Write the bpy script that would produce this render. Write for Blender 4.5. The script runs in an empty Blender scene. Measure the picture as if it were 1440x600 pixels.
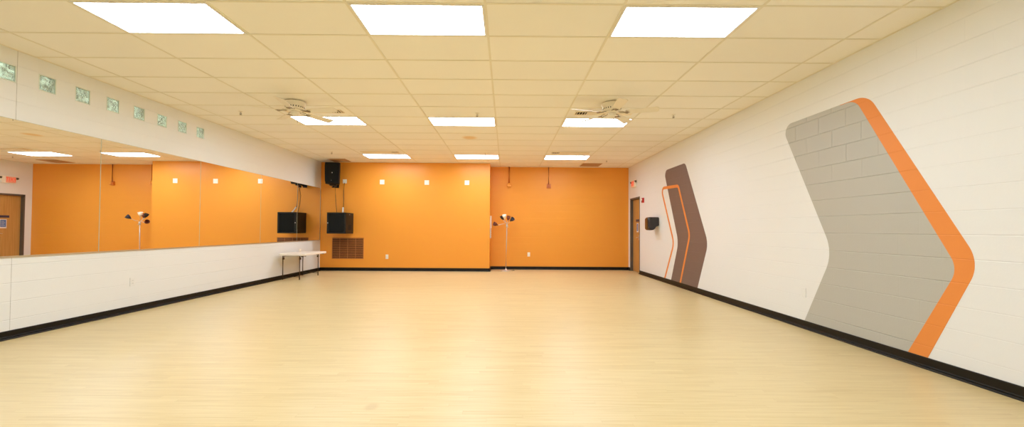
import bpy, bmesh, math, random
from mathutils import Vector, Matrix
from mathutils.geometry import tessellate_polygon
random.seed(7)
C = bpy.context.scene
COL = C.collection
PI = math.pi

# ------------------------------------------------------------ dimensions (metres)
XL, XR = -5.505, 3.845          # side walls
YB, YR = 12.25, 12.95           # back wall: projecting part / recessed part
XB = -0.488                     # step between the two
Y0 = -3.0                       # wall behind the photographer
ZC = 3.212                      # ceiling
GX, GY, S = -0.196, 4.183, 0.6096   # ceiling grid origin and module
CH = 0.2032                     # block course

def lin(r, g, b):
    f = lambda c: (c/255/12.92) if c/255 <= 0.04045 else ((c/255+0.055)/1.055)**2.4
    return (f(r), f(g), f(b), 1)

# ------------------------------------------------------------ materials
def mat(name, col, rough=0.5, metal=0.0, spec=0.5, coat=0.0):
    m = bpy.data.materials.new(name); m.use_nodes = True
    b = m.node_tree.nodes['Principled BSDF']
    b.inputs['Base Color'].default_value = col
    b.inputs['Roughness'].default_value = rough
    b.inputs['Metallic'].default_value = metal
    b.inputs['Specular IOR Level'].default_value = spec
    b.inputs['Coat Weight'].default_value = coat
    return m

def N(m, t, **kw):
    n = m.node_tree.nodes.new(t)
    for k, v in kw.items(): setattr(n, k, v)
    return n
def L(m, a, b): m.node_tree.links.new(a, b)
def math_n(m, op, a, b=None, c=None):
    n = N(m, 'ShaderNodeMath', operation=op)
    for i, v in enumerate((a, b, c)):
        if v is None: continue
        if isinstance(v, (int, float)): n.inputs[i].default_value = v
        else: L(m, v, n.inputs[i])
    return n.outputs[0]

def speckle(m, scale=40, amount=0.02, bump=0.0):
    """fine grain so no surface is a dead flat colour"""
    b = m.node_tree.nodes['Principled BSDF']
    g = N(m, 'ShaderNodeNewGeometry'); n = N(m, 'ShaderNodeTexNoise')
    n.inputs['Scale'].default_value = scale; n.inputs['Detail'].default_value = 3
    L(m, g.outputs['Position'], n.inputs['Vector'])
    mx = N(m, 'ShaderNodeMix', data_type='RGBA', blend_type='MULTIPLY')
    mx.inputs['Factor'].default_value = 1
    c = b.inputs['Base Color'].default_value[:]
    mx.inputs['A'].default_value = c
    r = N(m, 'ShaderNodeMapRange')
    r.inputs['To Min'].default_value = 1-amount; r.inputs['To Max'].default_value = 1+amount
    L(m, n.outputs['Fac'], r.inputs['Value']); L(m, r.outputs[0], mx.inputs['B'])
    L(m, mx.outputs['Result'], b.inputs['Base Color'])
    if bump:
        bp = N(m, 'ShaderNodeBump'); bp.inputs['Distance'].default_value = bump
        L(m, n.outputs['Fac'], bp.inputs['Height']); L(m, bp.outputs[0], b.inputs['Normal'])
    return m

def block_mat(name, col, axis, depth=0.0028, vdepth=0.3, off=0.171, rough=0.45, joint=None, spec=0.4):
    """painted concrete block: shallow struck joints in the shape of the wall itself"""
    m = mat(name, col, rough, spec=spec)
    b = m.node_tree.nodes['Principled BSDF']
    g = N(m, 'ShaderNodeNewGeometry'); s = N(m, 'ShaderNodeSeparateXYZ')
    L(m, g.outputs['Position'], s.inputs[0])
    u = s.outputs[axis]; z = s.outputs[2]
    # horizontal joint profile
    row = math_n(m, 'DIVIDE', z, CH)
    fr = math_n(m, 'FRACT', math_n(m, 'ADD', row, 0.5))
    dz = math_n(m, 'MULTIPLY', math_n(m, 'ABSOLUTE', math_n(m, 'SUBTRACT', fr, 0.5)), CH)
    hz = math_n(m, 'SUBTRACT', 1.0, math_n(m, 'MINIMUM', math_n(m, 'DIVIDE', dz, 0.006), 1.0))
    # vertical joints, half-bond
    odd = math_n(m, 'MODULO', math_n(m, 'FLOOR', math_n(m, 'ADD', row, 0.001)), 2.0)
    uu = math_n(m, 'ADD', math_n(m, 'DIVIDE', math_n(m, 'ADD', u, 40*2*CH-off), 2*CH), math_n(m, 'MULTIPLY', odd, 0.5))
    fu = math_n(m, 'FRACT', math_n(m, 'ADD', uu, 0.5))
    du = math_n(m, 'MULTIPLY', math_n(m, 'ABSOLUTE', math_n(m, 'SUBTRACT', fu, 0.5)), 2*CH)
    vt = math_n(m, 'SUBTRACT', 1.0, math_n(m, 'MINIMUM', math_n(m, 'DIVIDE', du, 0.0075), 1.0))
    # block-to-block fill differences: joints are better filled in some places
    n1 = N(m, 'ShaderNodeTexNoise'); n1.inputs['Scale'].default_value = 1.3
    L(m, g.outputs['Position'], n1.inputs['Vector'])
    var = N(m, 'ShaderNodeMapRange'); var.inputs['From Min'].default_value = .35; var.inputs['From Max'].default_value = .65
    var.inputs['To Min'].default_value = .45
    L(m, n1.outputs['Fac'], var.inputs['Value'])
    up = N(m, 'ShaderNodeMapRange', interpolation_type='SMOOTHSTEP')     # the upright joints are filled nearly flush lower down
    up.inputs['From Min'].default_value = 1.7; up.inputs['From Max'].default_value = 2.35; up.inputs['To Min'].default_value = 0.12
    L(m, z, up.inputs['Value'])
    j = math_n(m, 'MAXIMUM', math_n(m, 'MULTIPLY', hz, var.outputs[0]), math_n(m, 'MULTIPLY', math_n(m, 'MULTIPLY', vt, vdepth), math_n(m, 'MULTIPLY', up.outputs[0], var.outputs[0])))
    n2 = N(m, 'ShaderNodeTexNoise'); n2.inputs['Scale'].default_value = 60; n2.inputs['Detail'].default_value = 4
    L(m, g.outputs['Position'], n2.inputs['Vector'])
    h = math_n(m, 'ADD', math_n(m, 'MULTIPLY', j, -1.0), math_n(m, 'MULTIPLY', n2.outputs['Fac'], 0.10))
    if joint is not None:                       # a cracked control joint running the full height
        dj = math_n(m, 'ABSOLUTE', math_n(m, 'SUBTRACT', u, joint))
        cj = math_n(m, 'LESS_THAN', dj, 0.0028)
        h = math_n(m, 'SUBTRACT', h, math_n(m, 'MULTIPLY', cj, 1.0))
        nj = N(m, 'ShaderNodeTexNoise'); nj.inputs['Scale'].default_value = 9
        L(m, g.outputs['Position'], nj.inputs['Vector'])
        mx = N(m, 'ShaderNodeMix', data_type='RGBA')
        mx.inputs['A'].default_value = col; mx.inputs['B'].default_value = (col[0]*.35, col[1]*.33, col[2]*.28, 1)
        L(m, math_n(m, 'MULTIPLY', cj, nj.outputs['Fac']), mx.inputs['Factor'])
        L(m, mx.outputs['Result'], b.inputs['Base Color'])
    bp = N(m, 'ShaderNodeBump'); bp.inputs['Distance'].default_value = depth
    bp.inputs['Strength'].default_value = 1
    L(m, h, bp.inputs['Height']); L(m, bp.outputs[0], b.inputs['Normal'])
    return m

CREAM = (0.80, 0.815, 0.80, 1)
M = {}
M['wall_left'] = block_mat('cream_block_left', CREAM, 1, off=(4.623 % (2*CH)), joint=4.623)
M['wall_right'] = block_mat('cream_block_right', CREAM, 1)
M['wall_rear'] = block_mat('cream_block_rear', CREAM, 0)
ORANGE = (0.85, 0.335, 0.036, 1)
M['orange_block'] = block_mat('orange_block', ORANGE, 0, depth=0.0025, off=0.1, rough=0.42)
M['orange_block_side'] = block_mat('orange_block_side', ORANGE, 1, depth=0.0025, off=0.1, rough=0.42)
M['orange_smooth'] = block_mat('orange_bay', ORANGE, 0, depth=0.0008, off=0.1, rough=0.38)
M['mural_grey'] = block_mat('mural_grey_paint', lin(183, 182, 172), 1, depth=0.0048, vdepth=1.0, rough=0.4)
M['mural_orange'] = block_mat('mural_orange_paint', (0.80, 0.27, 0.055, 1), 1, rough=0.45)
M['mural_brown'] = block_mat('mural_brown_paint', lin(118, 99, 92), 1, depth=0.004, vdepth=0.8, rough=0.42)
M['black_base'] = speckle(mat('black_vinyl_base', (0.010, 0.007, 0.003, 1), 0.42, spec=.22), 30, .2)
M['troffer_white'] = speckle(mat('troffer_white', (0.8, 0.78, 0.72, 1), 0.4))
M['tbar'] = speckle(mat('ceiling_grid_white', lin(232, 225, 203), 0.5))
M['fan_white'] = speckle(mat('fan_white_enamel', lin(236, 228, 208), 0.35))
M['fan_blade'] = speckle(mat('fan_blade_white', lin(238, 230, 210), 0.4), 20)
M['iron'] = speckle(mat('antique_pewter', lin(158, 146, 120), 0.35, metal=.6), 60, .2)
M['dark_slot'] = mat('dark_slot', (0.012, 0.008, 0.005, 1), 0.8)
M['black_plastic'] = speckle(mat('black_plastic', (0.006, 0.005, 0.004, 1), 0.5, spec=.22), 200, .15, .0004)
M['black_mesh'] = speckle(mat('black_grille_cloth', (0.006, 0.006, 0.005, 1), 0.7, spec=.2), 400, .3, .001)
M['black_metal'] = speckle(mat('black_powder_coat', (0.007, 0.006, 0.005, 1), 0.45, spec=.3), 90, .15)
M['smoked_glass'] = mat('smoked_glass', (0.004, 0.004, 0.004, 1), 0.12, spec=.25)
M['cable'] = mat('black_cable', (0.02, 0.015, 0.01, 1), 0.6)
M['white_plastic'] = speckle(mat('white_plastic', lin(246, 240, 226), 0.35))
M['cream_plastic'] = speckle(mat('painted_cream_plate', (0.79, 0.80, 0.78, 1), 0.42))
M['orange_plate'] = speckle(mat('painted_orange_plate', ORANGE, 0.4))
M['orange_pipe'] = speckle(mat('orange_painted_pipe', (0.66, 0.19, 0.022, 1), 0.4))
M['rust_pipe'] = speckle(mat('dark_orange_pipe', (0.30, 0.07, 0.012, 1), 0.45))
M['grille_brown'] = speckle(mat('brown_louver', (0.52, 0.17, 0.030, 1), 0.5), 30, .3)
M['grille_mullion'] = speckle(mat('tan_mullion', (0.55, 0.22, 0.07, 1), 0.5))
M['return_brown'] = speckle(mat('dusty_return_grille', lin(186, 140, 96), 0.7), 30, .12)
M['vent_tan'] = speckle(mat('vent_tan', lin(240, 226, 198), 0.55), 12, .05)
M['chrome'] = speckle(mat('brushed_nickel', lin(216, 210, 202), 0.32, metal=.55), 80, .05)
M['shade_white'] = speckle(mat('lamp_shade_white', lin(246, 238, 215), 0.5))
M['shade_brown'] = speckle(mat('lamp_shade_brown', lin(112, 48, 22), 0.45))
M['shade_black'] = speckle(mat('lamp_shade_black', (0.015, 0.013, 0.012, 1), 0.4))
M['shade_navy'] = speckle(mat('lamp_shade_navy', lin(38, 36, 52), 0.4))
M['table_white'] = speckle(mat('table_white_plastic', lin(244, 236, 224), 0.4), 80, .02, .0006)
M['table_leg'] = speckle(mat('table_leg_grey_brown', lin(84, 66, 46), 0.4, metal=.3), 60, .1)
M['frame_grey'] = speckle(mat('door_frame_grey', lin(92, 84, 74), 0.45), 30, .04)
M['red'] = speckle(mat('red_plastic', lin(190, 30, 24), 0.35))
M['navy_plaque'] = mat('navy_plaque', lin(60, 56, 78), 0.4)
M['notice_blue'] = mat('notice_blue', lin(86, 116, 168), 0.5)
M['notice_white'] = mat('notice_white', lin(228, 222, 216), 0.5)
M['tinted'] = mat('smoke_tinted_cover', lin(40, 27, 22), 0.25, coat=.4)
M['soft_black'] = speckle(mat('soft_black_shell', lin(44, 40, 40), 0.35), 60, .1)
M['steel'] = mat('steel_channel', lin(200, 190, 165), 0.35, metal=.7)

def mirror_mat():
    m = mat('silvered_glass', (0.90, 0.905, 0.885, 1), 0.0, metal=1.0)
    return m
M['mirror'] = mirror_mat()
M['mirror_edge'] = mat('mirror_cut_edge', lin(196, 200, 176), 0.25)

def tile_mat():
    m = mat('ceiling_tile', lin(250, 246, 236), 0.9, spec=0.2)
    b = m.node_tree.nodes['Principled BSDF']
    g = N(m, 'ShaderNodeNewGeometry'); s = N(m, 'ShaderNodeSeparateXYZ'); L(m, g.outputs['Position'], s.inputs[0])
    cx = math_n(m, 'FLOOR', math_n(m, 'DIVIDE', math_n(m, 'SUBTRACT', s.outputs[0], GX), 2*S))
    cy = math_n(m, 'FLOOR', math_n(m, 'DIVIDE', math_n(m, 'SUBTRACT', s.outputs[1], GY), S))
    cb = N(m, 'ShaderNodeCombineXYZ'); L(m, cx, cb.inputs[0]); L(m, cy, cb.inputs[1])
    w = N(m, 'ShaderNodeTexWhiteNoise', noise_dimensions='3D'); L(m, cb.outputs[0], w.inputs['Vector'])
    n = N(m, 'ShaderNodeTexNoise'); n.inputs['Scale'].default_value = 1.1; n.inputs['Detail'].default_value = 3
    L(m, g.outputs['Position'], n.inputs['Vector'])
    v = math_n(m, 'ADD', math_n(m, 'MULTIPLY', w.outputs['Value'], 0.035), math_n(m, 'MULTIPLY', n.outputs['Fac'], 0.05))
    v = math_n(m, 'ADD', v, 0.945)
    mx = N(m, 'ShaderNodeMix', data_type='RGBA', blend_type='MULTIPLY'); mx.inputs['Factor'].default_value = 1
    mx.inputs['A'].default_value = lin(247, 243, 232); L(m, v, mx.inputs['B'])
    # one old water stain on a tile in the middle bay
    dx = math_n(m, 'DIVIDE', math_n(m, 'SUBTRACT', s.outputs[0], -0.80), 0.15)
    dy = math_n(m, 'DIVIDE', math_n(m, 'SUBTRACT', s.outputs[1], 8.86), 0.17)
    r = math_n(m, 'SQRT', math_n(m, 'ADD', math_n(m, 'MULTIPLY', dx, dx), math_n(m, 'MULTIPLY', dy, dy)))
    rr = math_n(m, 'ADD', r, math_n(m, 'MULTIPLY', n.outputs['Fac'], 0.5))
    st = N(m, 'ShaderNodeMapRange', interpolation_type='SMOOTHSTEP')
    st.inputs['From Min'].default_value = 0.7; st.inputs['From Max'].default_value = 1.6
    st.inputs['To Min'].default_value = 0.75; st.inputs['To Max'].default_value = 0
    L(m, rr, st.inputs['Value'])
    m2 = N(m, 'ShaderNodeMix', data_type='RGBA'); L(m, st.outputs[0], m2.inputs['Factor'])
    L(m, mx.outputs['Result'], m2.inputs['A']); m2.inputs['B'].default_value = lin(232, 196, 132)
    L(m, m2.outputs['Result'], b.inputs['Base Color'])
    n3 = N(m, 'ShaderNodeTexNoise'); n3.inputs['Scale'].default_value = 160
    L(m, g.outputs['Position'], n3.inputs['Vector'])
    bp = N(m, 'ShaderNodeBump'); bp.inputs['Distance'].default_value = 0.0015
    L(m, n3.outputs['Fac'], bp.inputs['Height']); L(m, bp.outputs[0], b.inputs['Normal'])
    return m
M['tile'] = tile_mat()

def floor_mat():
    m = mat('maple_sheet_floor', (0.8, 0.6, 0.33, 1), 0.3, spec=0.4)
    b = m.node_tree.nodes['Principled BSDF']
    g = N(m, 'ShaderNodeNewGeometry'); s = N(m, 'ShaderNodeSeparateXYZ'); L(m, g.outputs['Position'], s.inputs[0])
    x, y = s.outputs[0], s.outputs[1]
    # narrow strips running across the room, random lengths per row
    W, LEN = 0.057, 0.75
    row = math_n(m, 'FLOOR', math_n(m, 'DIVIDE', y, W))
    cr = N(m, 'ShaderNodeCombineXYZ'); L(m, row, cr.inputs[0])
    wr = N(m, 'ShaderNodeTexWhiteNoise', noise_dimensions='3D'); L(m, cr.outputs[0], wr.inputs['Vector'])
    xo = math_n(m, 'ADD', math_n(m, 'DIVIDE', x, LEN), math_n(m, 'MULTIPLY', wr.outputs['Value'], 17.0))
    cell = math_n(m, 'FLOOR', xo)
    cc = N(m, 'ShaderNodeCombineXYZ'); L(m, row, cc.inputs[0]); L(m, cell, cc.inputs[1])
    wc = N(m, 'ShaderNodeTexWhiteNoise', noise_dimensions='3D'); L(m, cc.outputs[0], wc.inputs['Vector'])
    # grain streaks
    def streak(sx, sy, det):
        c = N(m, 'ShaderNodeCombineXYZ')
        L(m, math_n(m, 'MULTIPLY', x, sx), c.inputs[0]); L(m, math_n(m, 'MULTIPLY', y, sy), c.inputs[1])
        L(m, math_n(m, 'MULTIPLY', wc.outputs['Value'], 3.0), c.inputs[2])
        n = N(m, 'ShaderNodeTexNoise'); n.inputs['Scale'].default_value = 1; n.inputs['Detail'].default_value = det
        L(m, c.outputs[0], n.inputs['Vector']); return n.outputs['Fac']
    g1 = streak(2.2, 55, 3); g2 = streak(6, 260, 2); g3 = streak(.35, .5, 2)
    v = math_n(m, 'MULTIPLY', math_n(m, 'SUBTRACT', wc.outputs['Value'], .5), 0.16)
    v = math_n(m, 'ADD', v, math_n(m, 'MULTIPLY', math_n(m, 'SUBTRACT', g1, .5), 1.05))
    v = math_n(m, 'ADD', v, math_n(m, 'MULTIPLY', math_n(m, 'SUBTRACT', g2, .5), 0.3))
    v = math_n(m, 'ADD', v, math_n(m, 'MULTIPLY', math_n(m, 'SUBTRACT', g3, .5), 0.35))
    v = math_n(m, 'ADD', v, 0.5)
    cr2 = N(m, 'ShaderNodeValToRGB'); e = cr2.color_ramp.elements
    e[0].position = 0.12; e[0].color = FLOOR_DARK
    e[1].position = 0.88; e[1].color = FLOOR_LIGHT
    k = cr2.color_ramp.elements.new(0.5); k.color = FLOOR_MID
    L(m, v, cr2.inputs['Fac'])
    # joints between strips
    fy = math_n(m, 'FRACT', math_n(m, 'DIVIDE', y, W)); fx = math_n(m, 'FRACT', xo)
    jy = math_n(m, 'LESS_THAN', fy, 0.03); jx = math_n(m, 'LESS_THAN', fx, 0.003)
    j = math_n(m, 'MULTIPLY', math_n(m, 'MAXIMUM', jy, jx), 0.22)
    # a scuff near the front
    dx = math_n(m, 'SUBTRACT', x, -0.93); dy = math_n(m, 'SUBTRACT', y, 2.905)
    r = math_n(m, 'SQRT', math_n(m, 'ADD', math_n(m, 'MULTIPLY', dx, dx), math_n(m, 'MULTIPLY', math_n(m, 'MULTIPLY', dy, dy), .6)))
    st = N(m, 'ShaderNodeMapRange', interpolation_type='SMOOTHSTEP')
    st.inputs['From Min'].default_value = 0.02; st.inputs['From Max'].default_value = 0.065
    st.inputs['To Min'].default_value = 0.28; st.inputs['To Max'].default_value = 0
    L(m, r, st.inputs['Value'])
    jj = math_n(m, 'MAXIMUM', j, st.outputs[0])
    mx = N(m, 'ShaderNodeMix', data_type='RGBA'); L(m, jj, mx.inputs['Factor'])
    L(m, cr2.outputs['Color'], mx.inputs['A']); mx.inputs['B'].default_value = (0.42, 0.24, 0.09, 1)
    L(m, mx.outputs['Result'], b.inputs['Base Color'])
    ro = N(m, 'ShaderNodeMapRange'); ro.inputs['To Min'].default_value = 0.27; ro.inputs['To Max'].default_value = 0.38
    L(m, g1, ro.inputs['Value']); L(m, ro.outputs[0], b.inputs['Roughness'])
    bp = N(m, 'ShaderNodeBump'); bp.inputs['Distance'].default_value = 0.0006
    L(m, math_n(m, 'ADD', g2, g1), bp.inputs['Height']); L(m, bp.outputs[0], b.inputs['Normal'])
    return m
FLOOR_DARK, FLOOR_MID, FLOOR_LIGHT = (0.58, 0.43, 0.195, 1), (0.685, 0.54, 0.278, 1), (0.745, 0.61, 0.345, 1)
M['floor'] = floor_mat()

def wood_mat():
    m = mat('oak_door_veneer', (0.5, 0.27, 0.08, 1), 0.4)
    b = m.node_tree.nodes['Principled BSDF']
    g = N(m, 'ShaderNodeNewGeometry'); mp = N(m, 'ShaderNodeMapping'); mp.inputs['Scale'].default_value = (9, 22, 0.9)
    L(m, g.outputs['Position'], mp.inputs['Vector'])
    n = N(m, 'ShaderNodeTexNoise'); n.inputs['Scale'].default_value = 1.5; n.inputs['Detail'].default_value = 4
    L(m, mp.outputs[0], n.inputs['Vector'])
    r = N(m, 'ShaderNodeValToRGB'); e = r.color_ramp.elements
    e[0].position = .3; e[0].color = (0.46, 0.235, 0.06, 1); e[1].position = .7; e[1].color = (0.58, 0.32, 0.095, 1)
    L(m, n.outputs['Fac'], r.inputs['Fac']); L(m, r.outputs['Color'], b.inputs['Base Color'])
    return m
M['door_wood'] = wood_mat()

def emit_mat(name, col, strength):
    m = bpy.data.materials.new(name); m.use_nodes = True
    nt = m.node_tree; nt.nodes.remove(nt.nodes['Principled BSDF'])
    e = nt.nodes.new('ShaderNodeEmission'); e.inputs[0].default_value = col; e.inputs[1].default_value = strength
    nt.links.new(e.outputs[0], nt.nodes['Material Output'].inputs[0])
    return m
M['diffuser'] = emit_mat('lit_prismatic_diffuser', (0.71, 0.815, 0.95, 1), 22.6)
M['exit_red'] = emit_mat('exit_letters_lit', (1.0, 0.10, 0.05, 1), 1.0)
M['exit_face'] = mat('exit_face', lin(250, 178, 150), 0.4)

def glass_mats():
    # wavy pressed glass, pale green, over a body with an added glow
    m = mat('glass_block_face', lin(226, 236, 226), 0.05, spec=0.8)
    b = m.node_tree.nodes['Principled BSDF']
    b.inputs['Transmission Weight'].default_value = 0.8
    b.inputs['IOR'].default_value = 1.45
    g = N(m, 'ShaderNodeNewGeometry'); n = N(m, 'ShaderNodeTexNoise'); n.inputs['Scale'].default_value = 16
    n.inputs['Detail'].default_value = 2; n.inputs['Distortion'].default_value = 1.5
    L(m, g.outputs['Position'], n.inputs['Vector'])
    bp = N(m, 'ShaderNodeBump'); bp.inputs['Distance'].default_value = 0.02
    L(m, n.outputs['Fac'], bp.inputs['Height']); L(m, bp.outputs[0], b.inputs['Normal'])
    k = mat('glass_block_glow_body', lin(218, 226, 212), 0.25, spec=0.6)
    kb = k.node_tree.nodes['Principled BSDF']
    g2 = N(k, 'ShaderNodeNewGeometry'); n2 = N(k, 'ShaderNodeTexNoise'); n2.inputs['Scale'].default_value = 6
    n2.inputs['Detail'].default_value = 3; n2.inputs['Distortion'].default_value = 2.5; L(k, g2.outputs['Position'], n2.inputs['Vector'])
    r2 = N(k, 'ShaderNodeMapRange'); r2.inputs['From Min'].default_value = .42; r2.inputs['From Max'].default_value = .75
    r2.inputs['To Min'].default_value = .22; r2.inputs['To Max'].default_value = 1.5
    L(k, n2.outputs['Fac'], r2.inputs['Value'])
    kb.inputs['Emission Color'].default_value = (0.76, 0.90, 0.80, 1); L(k, r2.outputs[0], kb.inputs['Emission Strength'])  # added glow, as if lit from behind; noise paints the highlights
    return m, k
M['glass_face'], M['glass_glow_body'] = glass_mats()
M['glass_rim'] = mat('glass_block_rim', lin(222, 232, 220), 0.12, coat=.5)

# ------------------------------------------------------------ mesh helpers
def box(bm, x0, x1, y0, y1, z0, z1, mi=0, mtx=None):
    vs = [bm.verts.new((x, y, z)) for x in (x0, x1) for y in (y0, y1) for z in (z0, z1)]
    if mtx is not None:
        for v in vs: v.co = mtx @ v.co
    fs = []
    for idx in ((0, 1, 3, 2), (4, 6, 7, 5), (0, 4, 5, 1), (2, 3, 7, 6), (0, 2, 6, 4), (1, 5, 7, 3)):
        f = bm.faces.new([vs[i] for i in idx]); f.material_index = mi; fs.append(f)
    return vs, fs

def bevel(bm, w, seg=2, ang=0.6):
    bmesh.ops.recalc_face_normals(bm, faces=bm.faces)
    es = [e for e in bm.edges if len(e.link_faces) == 2 and e.calc_face_angle(0) > ang]
    bmesh.ops.bevel(bm, geom=es, offset=w, segments=seg, profile=0.5, affect='EDGES', clamp_overlap=True)

def frame_of(d):
    d = d.normalized(); a = Vector((0, 0, 1)) if abs(d.z) < .9 else Vector((1, 0, 0))
    u = d.cross(a).normalized(); return u, u.cross(d).normalized()

def tube(bm, pts, r, n=10, mi=0, cap=True, radii=None):
    pts = [Vector(p) for p in pts]; rings = []
    for i, p in enumerate(pts):
        d = (pts[min(i+1, len(pts)-1)] - pts[max(i-1, 0)])
        u, v = frame_of(d)
        if rings:                                   # keep the frame from flipping
            pu = prev
            u = (pu - d.normalized()*pu.dot(d.normalized())).normalized(); v = d.normalized().cross(u)
        prev = u
        rr = radii[i] if radii else r
        rings.append([bm.verts.new(p + (u*math.cos(2*PI*k/n) + v*math.sin(2*PI*k/n))*rr) for k in range(n)])
    for a, b in zip(rings, rings[1:]):
        for k in range(n):
            f = bm.faces.new((a[k], a[(k+1) % n], b[(k+1) % n], b[k])); f.material_index = mi; f.smooth = True
    if cap:
        for rg in (rings[0][::-1], rings[-1]):
            f = bm.faces.new(rg); f.material_index = mi

def lathe(bm, prof, c=(0, 0, 0), n=32, mi=0, mtx=None, closed=False):
    """prof: list of (r, z)"""
    rings = []
    for r, z in prof:
        if r < 1e-6:
            co = Vector((0, 0, z)); co = (mtx @ co) if mtx is not None else co
            rings.append([bm.verts.new(co + Vector(c))])
        else:
            ring = []
            for k in range(n):
                co = Vector((r*math.cos(2*PI*k/n), r*math.sin(2*PI*k/n), z))
                if mtx is not None: co = mtx @ co
                ring.append(bm.verts.new(co + Vector(c)))
            rings.append(ring)
    prs = list(zip(rings, rings[1:]))
    if closed: prs.append((rings[-1], rings[0]))
    for a, b in prs:
        for k in range(n):
            k2 = (k+1) % n
            if len(a) == 1 and len(b) == 1: continue
            if len(a) == 1: f = bm.faces.new((a[0], b[k], b[k2]))
            elif len(b) == 1: f = bm.faces.new((a[k], b[0], a[k2]))
            else: f = bm.faces.new((a[k], b[k], b[k2], a[k2]))
            f.material_index = mi; f.smooth = True

def prism(bm, poly, axis, a, b, mi=0, tess=False):
    """poly in the two other axes, extruded from a to b along axis"""
    def P(p, t):
        q = list(p); q.insert(axis, t); return Vector(q)
    A = [bm.verts.new(P(p, a)) for p in poly]; B = [bm.verts.new(P(p, b)) for p in poly]
    n = len(poly)
    if tess:
        fs = []
        for tri in tessellate_polygon([[Vector((p[0], p[1], 0)) for p in poly]]):
            fs.append(bm.faces.new([A[i] for i in tri])); fs.append(bm.faces.new([B[i] for i in tri[::-1]]))
    else: fs = [bm.faces.new(A), bm.faces.new(B[::-1])]
    for k in range(n): fs.append(bm.faces.new((A[k], B[k], B[(k+1) % n], A[(k+1) % n])))
    for f in fs: f.material_index = mi
    return fs

def round_poly(pts, seg=10):
    """pts: (x, y, radius): polygon with filleted corners"""
    out = []; n = len(pts)
    for i, (x, y, r) in enumerate(pts):
        p = Vector((x, y)); a = Vector(pts[i-1][:2]); b = Vector(pts[(i+1) % n][:2])
        if r <= 0: out.append((x, y)); continue
        u = (a-p).normalized(); v = (b-p).normalized()
        h = math.acos(max(-1, min(1, u.dot(v))))/2
        t = min(r/math.tan(h), (a-p).length*.49 if pts[i-1][2] > 0 else (a-p).length*.98, (b-p).length*.49 if pts[(i+1) % n][2] > 0 else (b-p).length*.98)
        r2 = t*math.tan(h)
        c = p + (u+v).normalized()*(r2/math.sin(h))
        s = p+u*t-c; e = p+v*t-c
        a0 = math.atan2(s.y, s.x); a1 = math.atan2(e.y, e.x)
        d = (a1-a0+PI) % (2*PI)-PI
        for k in range(seg+1):
            q = a0+d*k/seg; out.append((c.x+r2*math.cos(q), c.y+r2*math.sin(q)))
    return out

def obj(name, bm, mats, parent=None, recalc=True):
    if recalc: bmesh.ops.recalc_face_normals(bm, faces=bm.faces)
    me = bpy.data.meshes.new(name); bm.to_mesh(me); bm.free()
    if not isinstance(mats, (list, tuple)): mats = [mats]
    for m in mats: me.materials.append(M[m] if isinstance(m, str) else m)
    o = bpy.data.objects.new(name, me); COL.objects.link(o)
    if parent is not None:
        o.parent = parent
        off = parent.get('_w')
        base = Vector(off) if off is not None else Vector(parent.location)
    return o

def tag(o, label, cat, group=None, kind=None):
    o['label'] = label; o['category'] = cat
    if group: o['group'] = group
    if kind: o['kind'] = kind
    return o

def thing(name, label, cat, loc=(0, 0, 0), rz=0, group=None):
    o = bpy.data.objects.new(name, None); COL.objects.link(o)
    o.empty_display_size = .1; o.location = loc; o.rotation_euler = (0, 0, rz)
    return tag(o, label, cat, group)

def struct(name, bm, mats, label=None):
    o = obj(name, bm, mats); o['kind'] = 'structure'
    if label: o['label'] = label
    return o

def dup(root, loc, label, rz=None):
    r = root.copy(); COL.objects.link(r); r.location = loc; r['label'] = label
    if rz is not None: r.rotation_euler = (0, 0, rz)
    for ch in list(root.children):
        c = ch.copy(); COL.objects.link(c); c.parent = r
        for g in list(ch.children):
            d = g.copy(); COL.objects.link(d); d.parent = c
    return r
NB = bmesh.new

# ------------------------------------------------------------ setting
bm = NB(); box(bm, XL-.25, XR+.25, Y0-.25, YR+.25, -.15, 0)
struct('floor', bm, 'floor')

# light troffer cells
light_cells = []
for r in (-7, -1, 5, 11):
    for c in (-3, -1, 1): light_cells.append((c, r))
light_cells = [q for q in light_cells if GY+q[1]*S > Y0+.1]
return_cells = {}
bm = NB()
cols = [XL] + [GX+2*S*k for k in range(-4, 4)] + [XR]
rows = [Y0] + [GY+S*k for k in range(-11, 15) if GY+S*k < YR-.02] + [YR]
for i in range(len(cols)-1):
    for j in range(len(rows)-1):
        x0, x1, y0, y1 = cols[i], cols[i+1], rows[j], rows[j+1]
        cc = round((x0-GX)/(2*S)) if i else -5; rr = round((y0-GY)/S) if j else -12
        if i and (cc, rr) in light_cells: continue
        z = ZC + 0.0045
        d = [random.uniform(-.0008, .0008) for _ in range(4)]
        v = [bm.verts.new(p) for p in ((x0, y0, z+d[0]), (x0, y1, z+d[1]), (x1, y1, z+d[2]), (x1, y0, z+d[3]))]
        bm.faces.new(v).material_index = 0
hw = .0115
for x in cols[1:-1]: box(bm, x-hw, x+hw, Y0, YR, ZC, ZC+.004, 1)
for y in rows[1:-1]: box(bm, XL, XR, y-hw, y+hw, ZC+.0003, ZC+.004, 1)
box(bm, XL, XL+.02, Y0, YR, ZC, ZC+.004, 1); box(bm, XR-.02, XR, Y0, YR, ZC, ZC+.004, 1)
box(bm, XB, XR, YR-.02, YR, ZC, ZC+.004, 1); box(bm, XL, XB, YB-.02, YB, ZC, ZC+.004, 1)
box(bm, XL-.25, XR+.25, Y0-.25, YR+.25, ZC+.16, ZC+.22, 0)
struct('ceiling', bm, ['tile', 'tbar'])

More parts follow.
